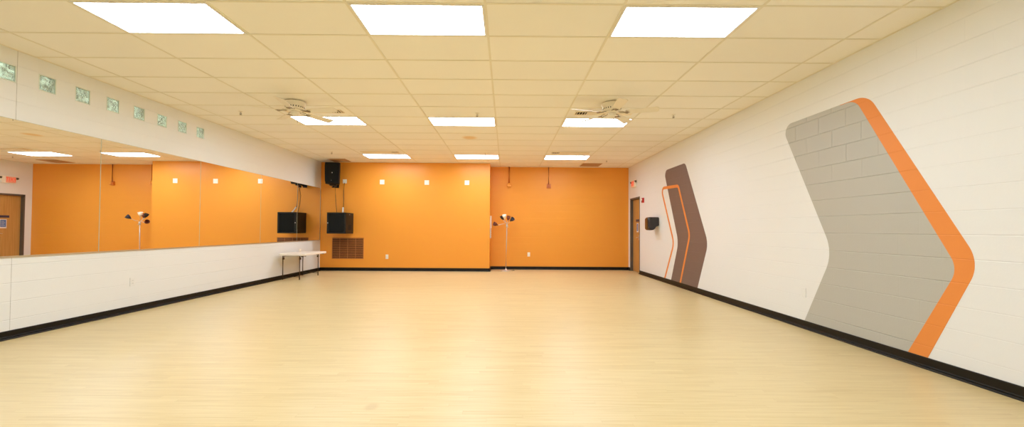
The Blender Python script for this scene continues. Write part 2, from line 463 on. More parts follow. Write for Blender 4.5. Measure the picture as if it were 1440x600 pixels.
# left wall with eight openings for the glass blocks
GB0, GBP, GBW = 4.4255, 0.4115, 0.190
gz0, gz1 = 2.848, 3.038
gb = [(GB0+GBP*k, GB0+GBP*k+GBW) for k in range(8)]
bm = NB()
T = .2
box(bm, XL-T, XL, Y0-.2, YR+.2, 0, gz0); box(bm, XL-T, XL, Y0-.2, YR+.2, gz1, ZC+.2)
ys = [Y0-.2] + [q for ab in gb for q in ab] + [YR+.2]
for k in range(0, len(ys), 2): box(bm, XL-T, XL, ys[k], ys[k+1], gz0, gz1)
struct('wall_left', bm, 'wall_left')
DY0, DY1, DZ = 11.85, 12.765, 2.225
bm = NB()
box(bm, XR, XR+T, Y0-.2, DY0, 0, ZC+.2); box(bm, XR, XR+T, DY1, YR+.2, 0, ZC+.2); box(bm, XR, XR+T, DY0, DY1, DZ, ZC+.2)
struct('wall_right', bm, 'wall_right')
bm = NB(); box(bm, XL-T, XR+T, Y0-.2, Y0, 0, ZC+.2); struct('wall_rear', bm, 'wall_rear')
bm = NB()
box(bm, XB, XR+T, YR, YR+.2, 0, ZC+.2, 0)
vs, fs = box(bm, XL, XB, YB, YR+.2, 0, ZC+.2, 1)
struct('wall_back', bm, ['orange_block', 'orange_smooth'])

# cove base with a shoe at its foot
def base_prof(shoe, h=.095, t=.011):
    return [(0, 0), (shoe, 0), (shoe, .006), (shoe-.006, .017), (t+.004, .022), (t, .028), (t, h-.006), (t-.004, h), (0, h)]
bm = NB(); prism(bm, [(XL+x, z) for x, z in base_prof(.07, .088)], 1, Y0, YB)
struct('baseboard_left', bm, 'black_base')
bm = NB(); prism(bm, [(XR-x, z) for x, z in base_prof(.042, .1)], 1, Y0, DY0)
prism(bm, [(XR-x, z) for x, z in base_prof(.012, .1)], 1, DY1, YR-.011)
struct('baseboard_right', bm, 'black_base')
bm = NB()
prism(bm, [(YB-x, z) for x, z in base_prof(.03)], 0, XL+.012, XB+.011)
prism(bm, [(XB+x, z) for x, z in base_prof(.03)], 1, YB-.011, YR-.011)
prism(bm, [(YR-x, z) for x, z in base_prof(.03)], 0, XB+.012, XR)
struct('baseboard_back', bm, 'black_base')
bm = NB(); prism(bm, [(Y0+x, z) for x, z in base_prof(.042)], 0, XL+.07, XR-.042)
struct('baseboard_rear', bm, 'black_base')

# door in the right wall
door = bpy.data.objects.new('door_1', None); COL.objects.link(door); door.location = (XR, (DY0+DY1)/2, 0)
door['kind'] = 'structure'; door['label'] = 'oak veneer door in dark grey steel frame at the far end of the right wall'
def loc_bm(bm, o):
    for v in bm.verts: v.co -= Vector(o)
dl = (XR, (DY0+DY1)/2, 0)
bm = NB()
for (a, b) in ((DY0, DY0+.045), (DY1-.045, DY1)):
    box(bm, XR-.004, XR+.13, a, b, 0, DZ)
box(bm, XR-.004, XR+.13, DY0, DY1, DZ-.05, DZ)
loc_bm(bm, dl); obj('door_frame', bm, 'frame_grey', door)
bm = NB(); box(bm, XR+.075, XR+.119, DY0+.047, DY1-.047, .008, DZ-.052); bevel(bm, .002, 1)
loc_bm(bm, dl); leaf = obj('door_leaf', bm, 'door_wood', door)
fx = XR+.075
bm = NB(); box(bm, fx-.006, fx-.0005, 12.15, 12.43, 1.505, 1.575); loc_bm(bm, dl)
o = obj('name_plaque', bm, 'navy_plaque', leaf); o['label'] = 'dark plaque'
bm = NB(); box(bm, fx-.004, fx-.0005, 12.20, 12.37, 1.19, 1.46, 0); box(bm, fx-.005, fx-.0035, 12.215, 12.355, 1.23, 1.44, 1)
for k in range(4): box(bm, fx-.0056, fx-.0045, 12.235, 12.33-.02*(k % 2), 1.27+.04*k, 1.278+.04*k, 0)
loc_bm(bm, dl); o = obj('notice', bm, ['notice_white', 'notice_blue'], leaf); o['label'] = 'blue and white notice'
bm = NB(); box(bm, fx-.008, fx-.0005, 12.10, 12.16, .96, 1.10)
tube(bm, [(fx-.005, 12.13, 1.04), (fx-.05, 12.13, 1.04), (fx-.055, 12.15, 1.04), (fx-.055, 12.23, 1.03)], .009)
loc_bm(bm, dl); obj('door_handle', bm, 'chrome', leaf)
bm = NB(); box(bm, fx-.03, fx-.001, DY0+.055, DY0+.10, .008, .05); loc_bm(bm, dl)
obj('door_stop', bm, 'steel', leaf)

# mirror channel along the foot of the mirrors
MZ0, MZ1 = 0.905, 2.438
bm = NB(); box(bm, XL, XL+.010, 1.94, YB-.01, MZ0-.012, MZ0-.0005); box(bm, XL+.0075, XL+.010, 1.94, YB-.01, MZ0-.0005, MZ0+.008)
struct('trim_1', bm, 'steel')

# ------------------------------------------------------------ mirrors
seams = [1.94, 3.77, 5.595, 7.42, 9.25, 10.865, 12.2]
mnames = {5: 'narrow wall mirror panel nearest the orange back wall', 4: 'second wall mirror panel from the orange back wall, above the folding table',
          3: 'third wall mirror panel from the back wall, with two white plates reflected in it', 2: 'middle wall mirror panel in which the corner of the orange bay is reflected',
          1: 'wall mirror panel at the left picture edge that reflects the door and exit sign', 0: 'wall mirror panel nearest the camera, beyond the left picture edge'}
for i in range(6):
    a, b = seams[i]+.0015, seams[i+1]-.0015
    bm = NB(); box(bm, 0, .006, a, b, MZ0, MZ1, 0)
    for f in bm.faces: f.material_index = 0 if abs(f.calc_center_median().x-.006) < 1e-4 else 1
    es = [e for e in bm.edges if all(abs(v.co.x-.006) < 1e-5 for v in e.verts)]
    bmesh.ops.bevel(bm, geom=es, offset=.0035, segments=1, affect='EDGES')
    bmesh.ops.recalc_face_normals(bm, faces=bm.faces)
    for f in bm.faces:
        f.material_index = 0 if f.normal.x > .99 else 1
    loc_bm(bm, (0, (a+b)/2, MZ0))
    o = obj('mirror_panel', bm, ['mirror', 'mirror_edge']); o.location = (XL+.001, (a+b)/2, MZ0)
    tag(o, mnames[i], 'mirror', 'frameless mirror panels along the left wall')
# mirror retaining strip at the far end
bm = NB(); box(bm, XL, XL+.012, 12.203, 12.225, MZ0, MZ1); struct('trim_2', bm, 'steel')

# ------------------------------------------------------------ glass blocks
def wavy_face(w, h):
    bm = NB(); n = 22; vs = []
    rnd = [(random.uniform(20, 60), random.uniform(0, 6), random.uniform(0, PI)) for _ in range(5)]
    for i in range(n+1):
        for j in range(n+1):
            y = -w/2+w*i/n; z = h*j/n
            e = min(1, min(i, n-i, j, n-j)/2.0)
            d = sum(math.sin(f*(y*math.cos(a)+z*math.sin(a))+p) for f, p, a in rnd)/5
            vs.append(bm.verts.new((0.003*d*e - .004*(1-e), y, z)))
    for i in range(n):
        for j in range(n):
            k = i*(n+1)+j
            f = bm.faces.new((vs[k], vs[k+n+1], vs[k+n+2], vs[k+1])); f.smooth = True
    r = bmesh.ops.extrude_face_region(bm, geom=bm.faces[:])
    for v in r['geom']:
        if isinstance(v, bmesh.types.BMVert): v.co.x = -.012
    return bm
proto = None
order = ['cut by the left edge of the picture', 'second from the left', 'third from the left', 'fourth from the left',
         'fifth from the left', 'third from the far end', 'second from the far end', 'nearest the back wall']
for k, (a, b) in enumerate(gb):
    lab = 'green glass block high in the left wall, ' + order[k]
    loc = (XL, (a+b)/2, gz0)
    if proto is None:
        proto = thing('glass_block', lab, 'glass block', loc, group='row of glass blocks above the mirrors')
        w = GBW; h = gz1-gz0
        bm = NB(); box(bm, -.09, -.018, -w/2+.002, w/2-.002, .002, h-.002); obj('body', bm, 'glass_glow_body', proto)
        bm = NB()
        for (y0, y1, z0, z1) in ((-w/2+.001, -w/2+.011, .001, h-.001), (w/2-.011, w/2-.001, .001, h-.001), (-w/2+.011, w/2-.011, .001, .011), (-w/2+.011, w/2-.011, h-.011, h-.001)):
            box(bm, -.018, .002, y0, y1, z0, z1)
        bevel(bm, .003, 2); obj('rim', bm, 'glass_rim', proto)
        bm = wavy_face(w-.024, h-.024)
        for v in bm.verts: v.co.z += .012; v.co.x -= .003
        obj('pressed_face', bm, 'glass_face', proto)
    else:
        dup(proto, loc, lab)

# ------------------------------------------------------------ troffers
xname = {-3: 'left', -1: 'middle', 1: 'right'}
rname = {-1: 'in the nearest visible row, {} of three', 5: 'in the middle row, {} of three', 11: 'in the row nearest the orange back wall, {} of three',
         -7: 'above the photographer, {} of three'}
proto = None
for c, r in light_cells:
    x, y = GX+2*S*c+S, GY+S*r+S/2
    lab = 'lit rectangular ceiling light ' + rname[r].format(xname[c])
    if c == -3 and r == 5: lab = 'lit rectangular ceiling light partly behind the left ceiling fan blades, middle row'
    if c == 1 and r == 5: lab = 'lit rectangular ceiling light partly behind the right ceiling fan blades, middle row'
    if proto is None:
        proto = thing('ceiling_light', lab, 'ceiling light', (x, y, ZC), group='recessed lights in the tile ceiling')
        bm = NB(); a, b, e = S-.0125, S/2-.0125, .02
        for q in ((-a, a, -b, -b+e), (-a, a, b-e, b), (-a, -a+e, -b+e, b-e), (a-e, a, -b+e, b-e)):
            box(bm, q[0], q[1], q[2], q[3], -.003, .02)
        box(bm, -a, a, -b, b, .10, .105)
        for q in ((-a, a, -b, -b+.004), (-a, a, b-.004, b), (-a, -a+.004, -b, b), (a-.004, a, -b, b)): box(bm, q[0], q[1], q[2], q[3], .02, .1)
        obj('frame', bm, 'troffer_white', proto)
        bm = NB(); box(bm, -a+e, a-e, -b+e, b-e, .001, .006); obj('diffuser', bm, 'diffuser', proto)
    else: dup(proto, (x, y, ZC), lab)

# ------------------------------------------------------------ air vents
def linear_vent(loc, flip, lab):
    t = thing('ceiling_vent', lab, 'air vent', loc, group='slatted supply vents in front of the ceiling lights')
    w, d = .97, .19
    bm = NB()
    a, b = w/2, d/2
    for q in ((-a, a, -b, -b+.016), (-a, a, b-.016, b), (-a, -a+.016, -b+.016, b-.016), (a-.016, a, -b+.016, b-.016)):
        box(bm, q[0], q[1], q[2], q[3], -.008, .003)
    bevel(bm, .003, 1); obj('frame', bm, 'vent_tan', t)
    bm = NB(); box(bm, -a+.017, a-.017, -b+.017, b-.017, .0005, .0035); obj('duct_opening', bm, 'dark_slot', t)
    # long slats; and short cross slats at the end towards the middle of the room
    end = .20
    sg = 1 if flip else -1            # side where the short slats are
    for k in range(4):
        bm = NB(); y = -b+.036+k*.039
        m_ = Matrix.Translation((0, y, -.004)) @ Matrix.Rotation(math.radians(-16), 4, 'X')
        xa, xb = (-a+.017, a-end) if sg > 0 else (-a+end, a-.017)
        box(bm, xa, xb, -.0195, .0195, -.001, .0005, 0, m_)
        obj('slat', bm, 'vent_tan', t)
    for k in range(4):
        bm = NB(); x = sg*(a-end+.03+k*.045)
        m_ = Matrix.Translation((x, 0, -.003)) @ Matrix.Rotation(math.radians(-sg*62), 4, 'Y')
        box(bm, -.009, .009, -b+.017, b-.017, -.001, .0005, 0, m_)
        obj('slat', bm, 'vent_tan', t)
    return t
linear_vent((-3.244, 6.915, ZC-.001), True, 'slatted ceiling vent beside the left fan, in front of the middle row light')
linear_vent((1.63, 6.915, ZC-.001), False, 'slatted ceiling vent left of the right fan, in front of the middle row light')
linear_vent((-3.244, 10.56, ZC-.001), True, 'slatted ceiling vent in front of the far left light, near the loudspeaker')
linear_vent((1.63, 10.50, ZC-.001), False, 'slatted ceiling vent in front of the far right light, near the recess')

def return_grille(x0, x1, y0, y1, lab):
    t = thing('return_air_grille', lab, 'air vent', ((x0+x1)/2, (y0+y1)/2, ZC), group='dusty return air grilles in the ceiling')
    w, d = (x1-x0)/2, (y1-y0)/2
    bm = NB()
    for q in ((-w, w, -d, -d+.025), (-w, w, d-.025, d), (-w, -w+.025, -d+.025, d-.025), (w-.025, w, -d+.025, d-.025)): box(bm, q[0], q[1], q[2], q[3], -.008, -.0005)
    obj('frame', bm, 'return_brown', t)
    bm = NB(); n = int((2*d-.05)/.026)
    for k in range(n):
        m_ = Matrix.Translation((0, -d+.038+k*.026, -.004)) @ Matrix.Rotation(math.radians(-28), 4, 'X')
        box(bm, -w+.025, w-.025, -.012, .012, -.0006, .0006, 0, m_)
    obj('louvers', bm, 'return_brown', t)
    bm = NB(); box(bm, -w+.02, w-.02, -d+.02, d-.02, -.0008, .0005); obj('backing', bm, 'dark_slot', t)
return_grille(2.256, 2.83, 12.12, 12.70, 'square brown ceiling grille over the orange recess, near the right corner')
return_grille(-5.06, -4.56, 11.62, 12.10, 'dark ceiling grille in the far left corner above the loudspeaker')

# ------------------------------------------------------------ sprinklers
sp = [(-4.517, 6.981, 'pendant sprinkler head in the ceiling left of the left fan'),
      (-0.505, 6.984, 'pendant sprinkler head just before the middle light of the middle row'),
      (2.839, 6.983, 'pendant sprinkler head in the ceiling right of the right fan'),
      (-0.55, 10.62, 'pendant sprinkler head just before the far middle light'),
      (-4.501, 10.598, 'pendant sprinkler head near the far left corner above the loudspeaker'),
      (2.811, 11.545, 'pendant sprinkler head near the far right corner of the ceiling')]
proto = None
for x, y, lab in sp:
    if proto is None:
        proto = thing('sprinkler_head', lab, 'sprinkler', (x, y, ZC+.008), group='sprinkler heads in the ceiling')
        bm = NB(); lathe(bm, [(0, 0), (.038, 0), (.036, -.004), (.012, -.008), (.010, -.02), (0, -.02)], n=20); obj('escutcheon', bm, 'fan_white', proto)
        bm = NB(); tube(bm, [(0, 0, -.018), (-.012, 0, -.03), (-.012, 0, -.045), (0, 0, -.058)], .0035, 6); tube(bm, [(0, 0, -.018), (.012, 0, -.03), (.012, 0, -.045), (0, 0, -.058)], .0035, 6)
        tube(bm, [(0, 0, -.02), (0, 0, -.056)], .003, 6)
        lathe(bm, [(0, -.056), (.019, -.057), (.019, -.060), (0, -.061)], n=16); obj('deflector', bm, 'iron', proto)
    else: dup(proto, (x, y, ZC+.008), lab)

# ------------------------------------------------------------ ceiling fans
def make_fan(loc, rz, lab):
    t = thing('ceiling_fan', lab, 'ceiling fan', loc, rz, 'low white ceiling fans')
    bm = NB()
    lathe(bm, [(0, 0), (.125, 0), (.125, -.014), (.160, -.014), (.166, -.018), (.165, -.026), (.158, -.03), (.150, -.055), (.142, -.075), (.138, -.082), (.138, -.108), (.128, -.120), (.10, -.124), (0, -.124)], n=48)
    for k in range(24):
        m_ = Matrix.Rotation(2*PI*k/24, 4, 'Z')
        box(bm, .130, .1395, -.006, .006, -.106, -.086, 1, m_)
    obj('housing', bm, ['fan_white', 'dark_slot'], t)
    bm = NB(); lathe(bm, [(0, -.124), (.10, -.124), (.105, -.130), (.105, -.146), (.09, -.152), (0, -.152)], n=40); obj('flywheel', bm, 'fan_white', t)
    bm = NB(); lathe(bm, [(0, -.152), (.058, -.152), (.060, -.165), (.056, -.195), (.040, -.212), (.012, -.216), (0, -.216)], n=36); obj('switch_cup', bm, 'fan_white', t)
    bm = NB(); tube(bm, [(.045, 0, -.208), (.047, 0, -.25), (.047, 0, -.30)], .0015, 6); tube(bm, [(.047, 0, -.30), (.047, 0, -.318)], .004, 8); obj('pull_chain', bm, 'iron', t)
    for k in range(5):
        R = Matrix.Rotation(2*PI*k/5, 4, 'Z')
        bm = NB()
        # scrolled bracket: two curving bars meeting in a spade
        for s in (-1, 1):
            tube(bm, [R @ Vector(p) for p in ((.09, .012*s, -.14), (.125, .034*s, -.150), (.16, .040*s, -.152), (.19, .022*s, -.160), (.205, .030*s, -.165), (.235, .042*s, -.166))], .005, 8)
        prism(bm, [(.20, -.008), (.222, -.040), (.250, -.042), (.240, -.012), (.270, 0), (.240, .012), (.250, .042), (.222, .040), (.20, .008)], 2, -.165, -.161)
        for v in bm.verts:
            pass
        # the plate was laid along +x: turn it with its arm
        n0 = 2*(6*8)  # tube verts counted so far
        bm.verts.ensure_lookup_table()
        for v in bm.verts[n0:]: v.co = R @ v.co
        obj('blade_bracket', bm, 'iron', t)
        bm = NB()
        poly = round_poly([(.205, -.056, .02), (.69, -.074, .045), (.69, .074, .045), (.205, .056, .02)], 6)
        prism(bm, poly, 2, -.003, .003)
        m_ = R @ Matrix.Translation((0, 0, -.152)) @ Matrix.Rotation(math.radians(-13), 4, 'X')
        for v in bm.verts: v.co = m_ @ v.co
        obj('blade', bm, 'fan_blade', t)
    return t
make_fan((-3.30, 6.40, ZC), math.radians(63), 'white five-blade ceiling fan on the left, over the mirror side')
make_fan((1.63, 6.36, ZC), math.radians(53), 'white five-blade ceiling fan on the right, on the mural side')

# ------------------------------------------------------------ murals painted on the right wall
def mural(name, lab, parts):
    t = thing(name, lab, 'wall mural', (XR, parts[0][3], 0))
    base = (XR, parts[0][3], 0)
    for pname, poly, m, _, d in parts:
        bm = NB(); prism(bm, poly, 0, XR-d, XR-.0002, tess=True)
        loc_bm(bm, base); o = obj(pname, bm, m, t)
        o['label'] = {'mural_grey': 'grey painted field', 'mural_orange': 'orange painted band', 'mural_brown': 'brown painted field'}[m]
    return t
zb = .095
# big grey chevron with orange edge
grey = round_poly([(5.725, 2.702, .12), (5.30, 1.72, 0), (4.82, .98, .40), (5.313, zb, 0), (3.94, zb, 0), (3.40, .96, .22), (4.50, 2.702, .16)], 12)
G = round_poly([(5.725, 2.702, .12), (4.845, .99, .42), (5.315, zb, 0), (3.945, zb, 0), (3.49, .93, .20), (4.50, 2.702, .17)], 12)
O1 = round_poly([(4.72, 2.700, 0), (4.352, 2.702, .26), (3.335, .99, .30), (3.765, zb, 0), (3.952, zb, 0), (3.50, .93, .20), (4.51, 2.695, .19), (4.72, 2.695, 0)], 12)
mural('wall_mural', 'huge grey chevron with an orange edge painted on the right wall',
      [('field', G, 'mural_grey', 4.5, .0010), ('band', O1, 'mural_orange', 4.5, .0016)])
B = round_poly([(10.035, 2.70, .13), (9.19, .98, .40), (9.61, zb, 0), (8.285, zb, 0), (7.84, 1.0, .32), (8.835, 2.70, .16)], 12)
def band(pts_r, w):
    """stroke of width w following a rounded open path"""
    cl = []
    n = len(pts_r)
    for i, (x, y, r) in enumerate(pts_r):
        if 0 < i < n-1 and r > 0:
            p = Vector((x, y)); a = Vector(pts_r[i-1][:2]); b = Vector(pts_r[i+1][:2])
            u = (a-p).normalized(); v = (b-p).normalized(); h = math.acos(max(-1, min(1, u.dot(v))))/2
            t = r/math.tan(h); c = p+(u+v).normalized()*(r/math.sin(h)); s = p+u*t-c; e = p+v*t-c
            a0 = math.atan2(s.y, s.x); d = (math.atan2(e.y, e.x)-a0+PI) % (2*PI)-PI
            for k in range(11): cl.append(Vector((c.x+r*math.cos(a0+d*k/10), c.y+r*math.sin(a0+d*k/10))))
        else: cl.append(Vector((x, y)))
    Lp, Rp = [], []
    for i, p in enumerate(cl):
        d = (cl[min(i+1, len(cl)-1)]-cl[max(i-1, 0)]).normalized(); nn = Vector((-d.y, d.x))
        if i in (0, len(cl)-1): nn = Vector((math.copysign(1/abs(nn.x), nn.x), 0)) if abs(nn.x) > .3 else nn
        Lp.append(tuple(p+nn*w/2)); Rp.append(tuple(p-nn*w/2))
    return Lp, Rp
def strip_mesh(Lp, Rp, d):
    bm = NB(); A = [[bm.verts.new((XR-dd, p[0], p[1])) for p in q] for q in (Lp, Rp) for dd in (d, .0002)]
    lf, lb, rf, rb = A; n = len(lf)
    for i in range(n-1):
        bm.faces.new((lf[i], lf[i+1], rf[i+1], rf[i])); bm.faces.new((lb[i], rb[i], rb[i+1], lb[i+1]))
        bm.faces.new((lf[i], lb[i], lb[i+1], lf[i+1])); bm.faces.new((rf[i], rf[i+1], rb[i+1], rb[i]))
    for i in (0, n-1): bm.faces.new((lf[i], rf[i], rb[i], lb[i]))
    return bm
t = thing('wall_mural', 'tall brown chevron with a thin orange outline painted on the right wall near the door', 'wall mural', (XR, 9, 0))
bm = NB(); prism(bm, B, 0, XR-.001, XR-.0002, tess=True)
loc_bm(bm, (XR, 9, 0)); o = obj('field', bm, 'mural_brown', t); o['label'] = 'brown painted field'
Lp, Rp = band([(9.985, zb, 0), (9.44, .955, .25), (10.215, 2.29, .10), (9.20, 2.245, .12), (8.625, 1.15, .25), (9.10, zb, 0)], .068)
bm = strip_mesh(Lp, Rp, .0016); loc_bm(bm, (XR, 9, 0)); o = obj('outline', bm, 'mural_orange', t); o['label'] = 'orange painted outline'

# ------------------------------------------------------------ wall plates
def plate(lab, cat, name, loc, axis, sgn, w, h, m, kind='duplex', group=None):
    """axis = wall normal axis, sgn = direction it faces"""
    t = thing(name, lab, cat, loc, 0, group)
    def B_(bm, u0, u1, d0, d1, z0, z1, mi=0):
        if axis == 1: box(bm, u0, u1, min(sgn*d0, sgn*d1), max(sgn*d0, sgn*d1), z0, z1, mi)
        else: box(bm, min(sgn*d0, sgn*d1), max(sgn*d0, sgn*d1), u0, u1, z0, z1, mi)
    bm = NB(); B_(bm, -w/2, w/2, -.003, .007, -h/2, h/2); bevel(bm, .002, 2); obj('cover_plate', bm, m, t)
    if kind == 'duplex':
        for s in (-1, 1):
            bm = NB(); B_(bm, -.017, .017, .007, .0095, s*.02-.013, s*.02+.013); bevel(bm, .003, 2)
            for q in (-.006, .006): B_(bm, q-.001, q+.001, .0092, .0099, s*.02-.004, s*.02+.006, 1)
            obj('socket', bm, [m, 'dark_slot'], t)
    elif kind == 'quad':
        for sx in (-1, 1):
            bm = NB(); B_(bm, sx*.032-.018, sx*.032+.018, .007, .010, -.036, .036); bevel(bm, .003, 2)
            for s in (-1, 1):
                for q in (-.006, .006): B_(bm, sx*.032+q-.001, sx*.032+q+.001, .0097, .0104, s*.019-.004, s*.019+.005, 1)
            obj('socket', bm, [m, 'dark_slot'], t)
    return t
plate('white square outlet plate high on the orange wall, left of three', 'outlet', 'wall_outlet', (-3.692, YB, 2.634), 1, -1, .135, .135, 'white_plastic', 'quad', 'square outlet plates high on the orange bay')
plate('white square outlet plate high on the orange wall, middle of three', 'outlet', 'wall_outlet', (-2.366, YB, 2.627), 1, -1, .135, .135, 'white_plastic', 'quad', 'square outlet plates high on the orange bay')
plate('white square outlet plate high on the orange wall, nearest the step in the wall', 'outlet', 'wall_outlet', (-1.172, YB, 2.630), 1, -1, .135, .135, 'white_plastic', 'quad', 'square outlet plates high on the orange bay')
plate('white outlet plate right of the loudspeaker, with a cord plugged in', 'outlet', 'wall_outlet', (-4.80, YB, 2.645), 1, -1, .12, .12, 'white_plastic', 'quad')
plate('white outlet low on the projecting orange wall right of the brown grille', 'outlet', 'wall_outlet', (-3.522, YB, .419), 1, -1, .08, .13, 'white_plastic')
plate('white outlet low on the recessed orange wall right of the floor lamp', 'outlet', 'wall_outlet', (.714, YR, .471), 1, -1, .08, .13, 'white_plastic')
plate('cream painted outlet low on the left wall below the mirrors', 'outlet', 'wall_outlet', (XL, 6.117, .437), 0, 1, .08, .125, 'cream_plastic')
plate('cream painted blank plate low on the right wall left of the grey chevron', 'wall plate', 'blank_plate', (XR, 5.32, .455), 0, -1, .075, .12, 'cream_plastic', 'blank')
plate('small blank plate painted orange near the right edge of the projecting wall', 'wall plate', 'blank_plate', (-.815, YB, 1.232), 1, -1, .085, .05, 'orange_plate', 'blank')

# ------------------------------------------------------------ conduits on the recessed wall
t = thing('conduit', 'orange painted conduit dropping to a round box above the floor lamp', 'conduit', (.085, YR, 2.635))
bm = NB(); tube(bm, [(0, -.03, .07), (0, -.03, ZC-2.635)], .026, 14); obj('pipe', bm, 'orange_pipe', t)
bm = NB()
m_ = Matrix.Rotation(PI/2, 4, 'X')
lathe(bm, [(0, 0.0005), (.078, 0.0005), (.078, .045), (.066, .050), (.062, .040), (0, .040)], n=32, mtx=m_); obj('junction_box', bm, 'orange_plate', t)
t = thing('conduit', 'thin dark conduit dropping to a small open box right of the other conduit', 'conduit', (1.335, YR, 2.62))
bm = NB(); tube(bm, [(-.008, -.035, .03), (-.008, -.035, ZC-2.62)], .013, 12); obj('pipe', bm, 'rust_pipe', t)
bm = NB(); box(bm, -.065, .065, -.008, -.0005, -.06, .07); box(bm, -.065, .065, -.06, -.008, -.06, -.045); box(bm, -.065, -.053, -.06, -.008, -.045, .05); box(bm, -.02, .02, -.05, -.008, .01, .05)
obj('junction_box', bm, 'orange_pipe', t)

# switch strip on the side face of the step
t = thing('power_strip', 'narrow white strip seen edge-on on the side of the orange wall step', 'wall strip', (XB, 12.50, .98))
bm = NB(); box(bm, .0005, .045, -.05, .05, .30, .68); bevel(bm, .005, 2); obj('housing', bm, 'white_plastic', t)
bm = NB(); box(bm, .0005, .03, -.035, .035, 0, .298); bevel(bm, .004, 1); obj('lower_section', bm, 'cream_plastic', t)
for k in range(4):
    bm = NB(); box(bm, .0305, .042, -.02, .02, .03+.07*k, .055+.07*k); obj('switch', bm, 'chrome', t)

# ------------------------------------------------------------ loudspeaker in the corner
SX, SY, SZ = -5.01, 11.93, 2.50
t = thing('loudspeaker', 'black loudspeaker hung high in the far left corner', 'loudspeaker', (SX, SY, SZ), math.radians(7))
bm = NB()
pl = round_poly([(-.215, -.15, .05), (.215, -.15, .05), (.19, .04, .03), (.12, .17, .03), (-.12, .17, .03), (-.19, .04, .03)], 5)
fs = prism(bm, pl, 2, .02, .64)
bevel(bm, .018, 3, .9)
for v in bm.verts:                                    # taper towards the foot
    k = .90 + .10*min(1, max(0, (v.co.z-.02)/.62)); v.co.x *= k
obj('cabinet', bm, 'black_plastic', t)
bm = NB(); pl = round_poly([(-.185, .06, .04), (.185, .06, .04), (.198, .60, .05), (-.198, .60, .05)], 6)
prism(bm, pl, 1, -.158, -.1495); bevel(bm, .004, 2, .9); g = obj('grille', bm, 'black_mesh', t)
bm = NB(); lathe(bm, [(0, 0), (.014, 0), (.012, .004), (0, .005)], n=20, mtx=Matrix.Translation((.01, -.158, .34)) @ Matrix.Rotation(PI/2, 4, 'X')); o = obj('badge', bm, 'chrome', g)
bm = NB(); lathe(bm, [(0, 0), (.007, 0), (.006, .003), (0, .004)], n=16, mtx=Matrix.Translation((-.01, -.158, .12)) @ Matrix.Rotation(PI/2, 4, 'X')); o = obj('indicator', bm, 'chrome', g)
bm = NB(); box(bm, -.09, .09, -.06, .10, -.02, .02); tube(bm, [(0, .02, .0), (0, .02, -.06)], .03, 14); box(bm, -.035, .035, -.01, .05, -.075, -.04)
tube(bm, [(0, .03, -.03), (.01, .18, -.02), (.02, .30, -.01)], .016, 10)
bevel(bm, .004, 1, .9); obj('bracket', bm, 'black_metal', t)
bm = NB(); box(bm, -.04, .08, .290, .312, -.05, .10); obj('mounting_plate', bm, 'black_metal', t)

# ------------------------------------------------------------ rack cabinet
t = thing('equipment_cabinet', 'black wall cabinet with a smoked glass door under the loudspeaker', 'cabinet', (-4.80, YB, 1.10))
W2, D_, H_ = .27, .56, .60
bm = NB(); box(bm, -W2, W2, -D_, .004, 0, H_); bevel(bm, .006, 2)
for k in range(8): box(bm, W2-.004, W2+.0015, -.40+.03*k, -.388+.03*k, .10, .25, 1)
obj('body', bm, ['black_metal', 'dark_slot'], t)
bm = NB()
for q in ((-W2+.004, W2-.004, .004, .04), (-W2+.004, W2-.004, H_-.04, H_-.004), (-W2+.004, -W2+.058, .04, H_-.04), (W2-.05, W2-.004, .04, H_-.04)):
    box(bm, q[0], q[1], -D_-.018, -D_-.001, q[2], q[3])
d = obj('door', bm, 'black_metal', t)
bm = NB(); box(bm, -W2+.058, W2-.05, -D_-.012, -D_-.006, .04, H_-.04); obj('glass', bm, 'smoked_glass', d)
bm = NB(); lathe(bm, [(0, 0), (.013, 0), (.012, .012), (0, .014)], n=16, mtx=Matrix.Translation((-W2+.03, -D_-.018, .30)) @ Matrix.Rotation(PI/2, 4, 'X')); obj('lock', bm, 'chrome', d)
bm = NB(); lathe(bm, [(0, 0), (.012, 0), (.010, .005), (0, .006)], n=16, mtx=Matrix.Translation((W2+.0, -.30, H_-.055)) @ Matrix.Rotation(PI/2, 4, 'Y')); obj('side_lock', bm, 'chrome', t)

bm = NB(); tube(bm, [(SX+.03, 12.0, 2.42), (SX+.02, 12.06, 2.2), (-4.97, 12.05, 1.95), (-4.93, 12.02, 1.705)], .007, 8)
tag(obj('speaker_cable', bm, 'cable'), 'thin dark cable running from the loudspeaker down to the black cabinet', 'cable')
bm = NB(); tube(bm, [(-4.80, YB-.02, 2.60), (-4.82, YB-.03, 2.35), (-4.815, YB-.03, 2.1), (-4.81, YB-.05, 1.90), (-4.80, YB-.09, 1.83)], .008, 8)
tag(obj('hanging_cord', bm, 'cable'), 'dark cord hanging from the outlet beside the loudspeaker', 'cable')
bm = NB(); tube(bm, [(-4.805, YB-.09, 1.86), (-4.76, YB-.22, 1.712)], .022, 10)
tag(obj('cable_sleeve', bm, 'white_plastic'), 'short white cable sleeve standing on top of the black cabinet', 'cable sleeve')

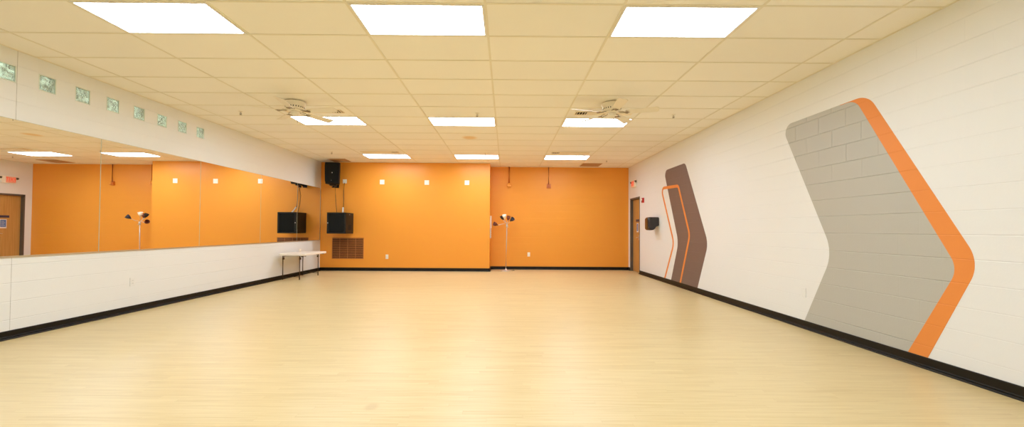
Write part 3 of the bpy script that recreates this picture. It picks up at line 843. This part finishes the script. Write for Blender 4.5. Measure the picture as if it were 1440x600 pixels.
# ------------------------------------------------------------ wall return grille
t = thing('wall_vent', 'wide brown louvered air grille low on the orange wall under the cabinet', 'air vent', (-4.682, YB, .352))
w, h = .936, .622
bm = NB()
for q in ((-w/2, w/2, 0, .014), (-w/2, w/2, h-.014, h), (-w/2, -w/2+.014, .014, h-.014), (w/2-.014, w/2, .014, h-.014)):
    box(bm, q[0], q[1], -.012, -.0005, q[2], q[3])
obj('frame', bm, 'grille_brown', t)
bm = NB(); box(bm, -w/2+.014, w/2-.014, -.002, -.0006, .014, h-.014); obj('backing', bm, 'dark_slot', t)
bm = NB()
for k in range(17):
    z = .032+k*.0348
    m_ = Matrix.Translation((0, -.007, z)) @ Matrix.Rotation(math.radians(48), 4, 'X')
    box(bm, -w/2+.014, w/2-.014, -.0095, .0095, -.0008, .0008, 0, m_)
obj('louvers', bm, 'grille_brown', t)
for k in (1, 2, 3):
    bm = NB(); x = -w/2+w*k/4; box(bm, x-.004, x+.004, -.020, -.0165, .014, h-.014); obj('mullion', bm, 'grille_mullion', t)

# ------------------------------------------------------------ folding table
TX0, TX1, TY0, TY1, TZ = -5.425, -4.79, 9.87, 11.06, .635
t = thing('folding_table', 'white plastic folding table with dark legs against the left wall', 'table', ((TX0+TX1)/2, (TY0+TY1)/2, 0))
hx, hy = (TX1-TX0)/2, (TY1-TY0)/2
LGX = {-1: -5.395-(TX0+TX1)/2, 1: -4.99-(TX0+TX1)/2}
bm = NB(); pl = round_poly([(-hx, -hy, .04), (hx, -hy, .04), (hx, hy, .04), (-hx, hy, .04)], 6); prism(bm, pl, 2, TZ-.05, TZ); bevel(bm, .008, 2, .9)
obj('tabletop', bm, 'table_white', t)
for s in (-1, 1):
    yl = (11.0 if s > 0 else 10.02)-(TY0+TY1)/2
    for sx in (-1, 1):
        x = LGX[sx]
        bm = NB(); tube(bm, [(x, yl, .004), (x, yl, TZ-.052)], .014, 12); tube(bm, [(x, yl, 0), (x, yl, .02)], .018, 12)
        lg = obj('leg', bm, 'table_leg', t)
        bm = NB(); tube(bm, [(x, yl, TZ-.13), (x+.0, yl-s*.05, TZ-.10), (x, yl-s*.11, TZ-.052)], .006, 8); box(bm, x-.018, x+.018, yl-s*.02-.02, yl-s*.02+.02, TZ-.15, TZ-.11); obj('folding_brace', bm, 'table_leg', lg)
    bm = NB(); tube(bm, [(LGX[-1], yl, .07), (LGX[1], yl, .07)], .010, 10); obj('crossbar', bm, 'table_leg', t)
    bm = NB(); tube(bm, [(-(hx-.05), yl, TZ-.063), (hx-.05, yl, TZ-.063)], .011, 10); obj('crossbar', bm, 'table_leg', t)
bm = NB(); lathe(bm, [(0, .0), (.024, 0), (.034, .08), (.036, .082), (.032, .08), (.022, .004), (0, .004)], n=28)
o = obj('cup', bm, 'white_plastic'); o.location = (-5.27, 10.58, TZ); tag(o, 'small white cup standing on the folding table near the wall', 'cup')

# ------------------------------------------------------------ floor lamp with five shades
LX, LY = 0.0, 12.45
t = thing('floor_lamp', 'slim silver floor lamp with five gooseneck shades before the recessed wall', 'floor lamp', (LX, LY, 0))
bm = NB(); lathe(bm, [(0, 0), (.150, 0), (.155, .006), (.150, .014), (.10, .024), (.04, .034), (.026, .055), (.016, .075), (0, .075)], n=44); obj('base', bm, 'chrome', t)
bm = NB(); tube(bm, [(0, 0, .07), (.012, 0, .75), (.024, 0, 1.40)], .0125, 14); obj('pole', bm, 'chrome', t)
bm = NB(); lathe(bm, [(0, 1.31), (.022, 1.31), (.03, 1.34), (.03, 1.38), (.016, 1.42), (0, 1.42)], c=(.023, 0, 0), n=24)
obj('hub', bm, 'chrome', t)
bm = NB(); tube(bm, [(.04, -.02, 1.33), (.07, -.03, 1.32)], .008, 10); obj('switch', bm, 'white_plastic', t)
shades = [  # shade centre, opening direction, material
    ((-.05, -.07, 1.63), (-.15, -.25, 1), 'shade_white', 'white lamp shade', .066),
    ((-.115, .05, 1.60), (-.45, .1, 1), 'shade_black', 'black lamp shade', .060),
    ((.065, .18, 1.59), (.25, .5, 1), 'shade_brown', 'brown lamp shade', .060),
    ((.165, -.22, 1.54), (.8, -.6, .75), 'shade_navy', 'dark navy lamp shade', .066),
    ((-.31, -.16, 1.40), (-1, -.45, .35), 'shade_brown', 'brown lamp shade', .064)]
for c, dr, m, lb, r in shades:
    c = Vector(c); dv = Vector(dr).normalized()
    foot = Vector((.023, 0, 1.40)); neck = c-dv*.075
    mid = (foot+neck)/2 + Vector((0, 0, -.01 if neck.z > 1.42 else .02))
    pts = [foot, foot.lerp(mid, .6)+Vector((0, 0, .02)), mid, neck.lerp(mid, .3), neck]
    bm = NB(); tube(bm, pts, .007, 10); arm = obj('gooseneck', bm, 'chrome', t)
    q = dv.to_track_quat('Z', 'Y').to_matrix().to_4x4()
    bm = NB()
    lathe(bm, [(0.014, -.075), (.020, -.05), (.036, -.035), (r*.82, .0), (r, .062), (r-.004, .062), (r*.78, .003), (.030, -.03), (.0, -.034)], n=28, mtx=Matrix.Translation(c) @ q)
    sh = obj('lamp_shade', bm, m, arm); sh['label'] = lb
bm = NB(); tube(bm, [(.12, -.02, .012), (.20, -.01, .006), (.26, .10, .005), (.24, .26, .006), (.20, .36, .03)], .0045, 8)
obj('power_cord', bm, 'cable', t)

# ------------------------------------------------------------ exit sign, alarm, dispenser on the right wall
EY0, EY1, EZ0, EZ1 = 12.11, 12.47, 2.53, 2.74
ey, ez = (EY0+EY1)/2, (EZ0+EZ1)/2
t = thing('exit_sign', 'lit red EXIT sign above the oak door', 'exit sign', (XR, ey, EZ0))
bm = NB(); box(bm, -.06, -.0005, EY0-ey, EY1-ey, 0, EZ1-EZ0); bevel(bm, .006, 2); obj('housing', bm, 'white_plastic', t)
bm = NB(); box(bm, -.064, -.0605, EY0-ey+.10, EY1-ey-.012, .014, EZ1-EZ0-.014); obj('face', bm, 'exit_face', t)
cu = bpy.data.curves.new('exit_text', 'FONT'); cu.body = 'EXIT'; cu.size = .155; cu.extrude = .0015; cu.align_x = 'CENTER'; cu.align_y = 'CENTER'
to = bpy.data.objects.new('exit_text', cu); COL.objects.link(to)
bpy.context.view_layer.update()
me = bpy.data.meshes.new_from_object(to.evaluated_get(bpy.context.evaluated_depsgraph_get()))
bpy.data.objects.remove(to)
# text x -> -Y (reads correctly when facing the wall from the room), text y -> Z
me.transform(Matrix(((0, 0, -1, -.0665), (-1, 0, 0, .044), (0, 1, 0, (EZ1-EZ0)/2), (0, 0, 0, 1))) @ Matrix.Scale(.78, 4, (1, 0, 0)))
me.materials.append(M['exit_red'])
o = bpy.data.objects.new('lettering', me); COL.objects.link(o); o.parent = t; o['label'] = 'red letters EXIT'
for s, yy in ((1, EY1-ey+.03), (-1, EY0-ey-.03)):
    bm = NB(); tube(bm, [(-.03, yy-s*.032, .17), (-.03, yy, .17)], .006, 8)
    lathe(bm, [(0, .0), (.022, .004), (.034, .045), (.030, .046), (0, .03)], n=20, mtx=Matrix.Translation((-.03, yy, .17)) @ Vector((-1, 0, -.5)).to_track_quat('Z', 'Y').to_matrix().to_4x4())
    obj('emergency_lamp', bm, 'frame_grey', t)

t = thing('fire_alarm', 'small red fire alarm strobe on the cream wall beside the door', 'fire alarm', (XR, 11.53, 2.02))
bm = NB(); box(bm, -.045, .004, -.055, .055, 0, .135); bevel(bm, .006, 2)
for k in range(4): box(bm, -.0465, -.0440, -.035, .035, .014+.01*k, .018+.01*k, 1)
obj('housing', bm, ['red', 'dark_slot'], t)
bm = NB(); box(bm, -.062, -.0455, -.022, .022, .06, .115); bevel(bm, .006, 2); obj('strobe_lens', bm, 'white_plastic', t)

t = thing('wall_dispenser', 'black rounded dispenser jutting from the cream wall between door and brown chevron', 'dispenser', (XR, 10.50, 1.25))
prof = round_poly([(-.0, .115, .006), (-.09, .08, .06), (-.13, .0, .05), (-.275, .0, .135), (-.275, .335, .155), (-.0, .335, .01)], 10)
def loft(bm, poly, stations, zc=.17):
    rings = [[bm.verts.new((p[0]*k, y, zc+(p[1]-zc)*k)) for p in poly] for y, k in stations]
    n = len(poly)
    for a, b in zip(rings, rings[1:]):
        for i in range(n):
            f = bm.faces.new((a[i], a[(i+1) % n], b[(i+1) % n], b[i])); f.smooth = True
    for rg in (rings[0][::-1], rings[-1]):
        for tri in tessellate_polygon([[Vector((p[0], p[1], 0)) for p in poly]]): bm.faces.new([rg[i] for i in tri])
ST = [(-.145, .80), (-.140, .88), (-.125, .95), (-.10, .985), (-.06, 1), (.06, 1), (.10, .985), (.125, .95), (.140, .88), (.145, .80)]
bm = NB(); loft(bm, prof, ST); obj('housing', bm, 'soft_black', t)
prof2 = round_poly([(-.15, -.004, .02), (-.281, -.004, .138), (-.281, .33, .158), (-.15, .338, .02), (-.16, .30, 0), (-.25, .24, .08), (-.25, .10, .08), (-.16, .03, 0)], 8)
bm = NB(); loft(bm, prof2, [(y*.97, k) for y, k in ST]); obj('tinted_cover', bm, 'tinted', t)

# ------------------------------------------------------------ camera
F_, YAW, PIT, ROL, CX, CY, CAMH = 580.19, .003538, .0197856, .0063424, 713.826, 311.430, 1.2384
right = Vector((math.cos(YAW), -math.sin(YAW), 0)); fw = Vector((math.sin(YAW), math.cos(YAW), 0))
Fv = fw*math.cos(PIT)+Vector((0, 0, math.sin(PIT))); Uv = Vector((0, 0, math.cos(PIT)))-fw*math.sin(PIT)
R_ = right*math.cos(ROL)+Uv*math.sin(ROL); Up = -right*math.sin(ROL)+Uv*math.cos(ROL)
cam = bpy.data.cameras.new('camera'); co = bpy.data.objects.new('camera', cam); COL.objects.link(co)
mw = Matrix((R_, Up, -Fv)).transposed().to_4x4(); mw.translation = Vector((0, 0, CAMH)); co.matrix_world = mw
cam.sensor_width = 36; cam.sensor_fit = 'HORIZONTAL'; cam.lens = F_*36/1440
cam.shift_x = (720-CX)/1440; cam.shift_y = (CY-300)/1440; cam.clip_start = .02; cam.clip_end = 100
C.camera = co

# ------------------------------------------------------------ world and view
w = bpy.data.worlds.new('world'); C.world = w; w.use_nodes = True
w.node_tree.nodes['Background'].inputs[0].default_value = (0, 0, 0, 1)
C.view_settings.view_transform = 'Standard'; C.view_settings.look = 'None'
C.view_settings.exposure = 0.0; C.view_settings.gamma = 1; C.view_settings.use_curve_mapping = False
C.cycles.max_bounces = 14; C.cycles.diffuse_bounces = 10; C.cycles.glossy_bounces = 6; C.cycles.transmission_bounces = 6
C.cycles.use_denoising = True
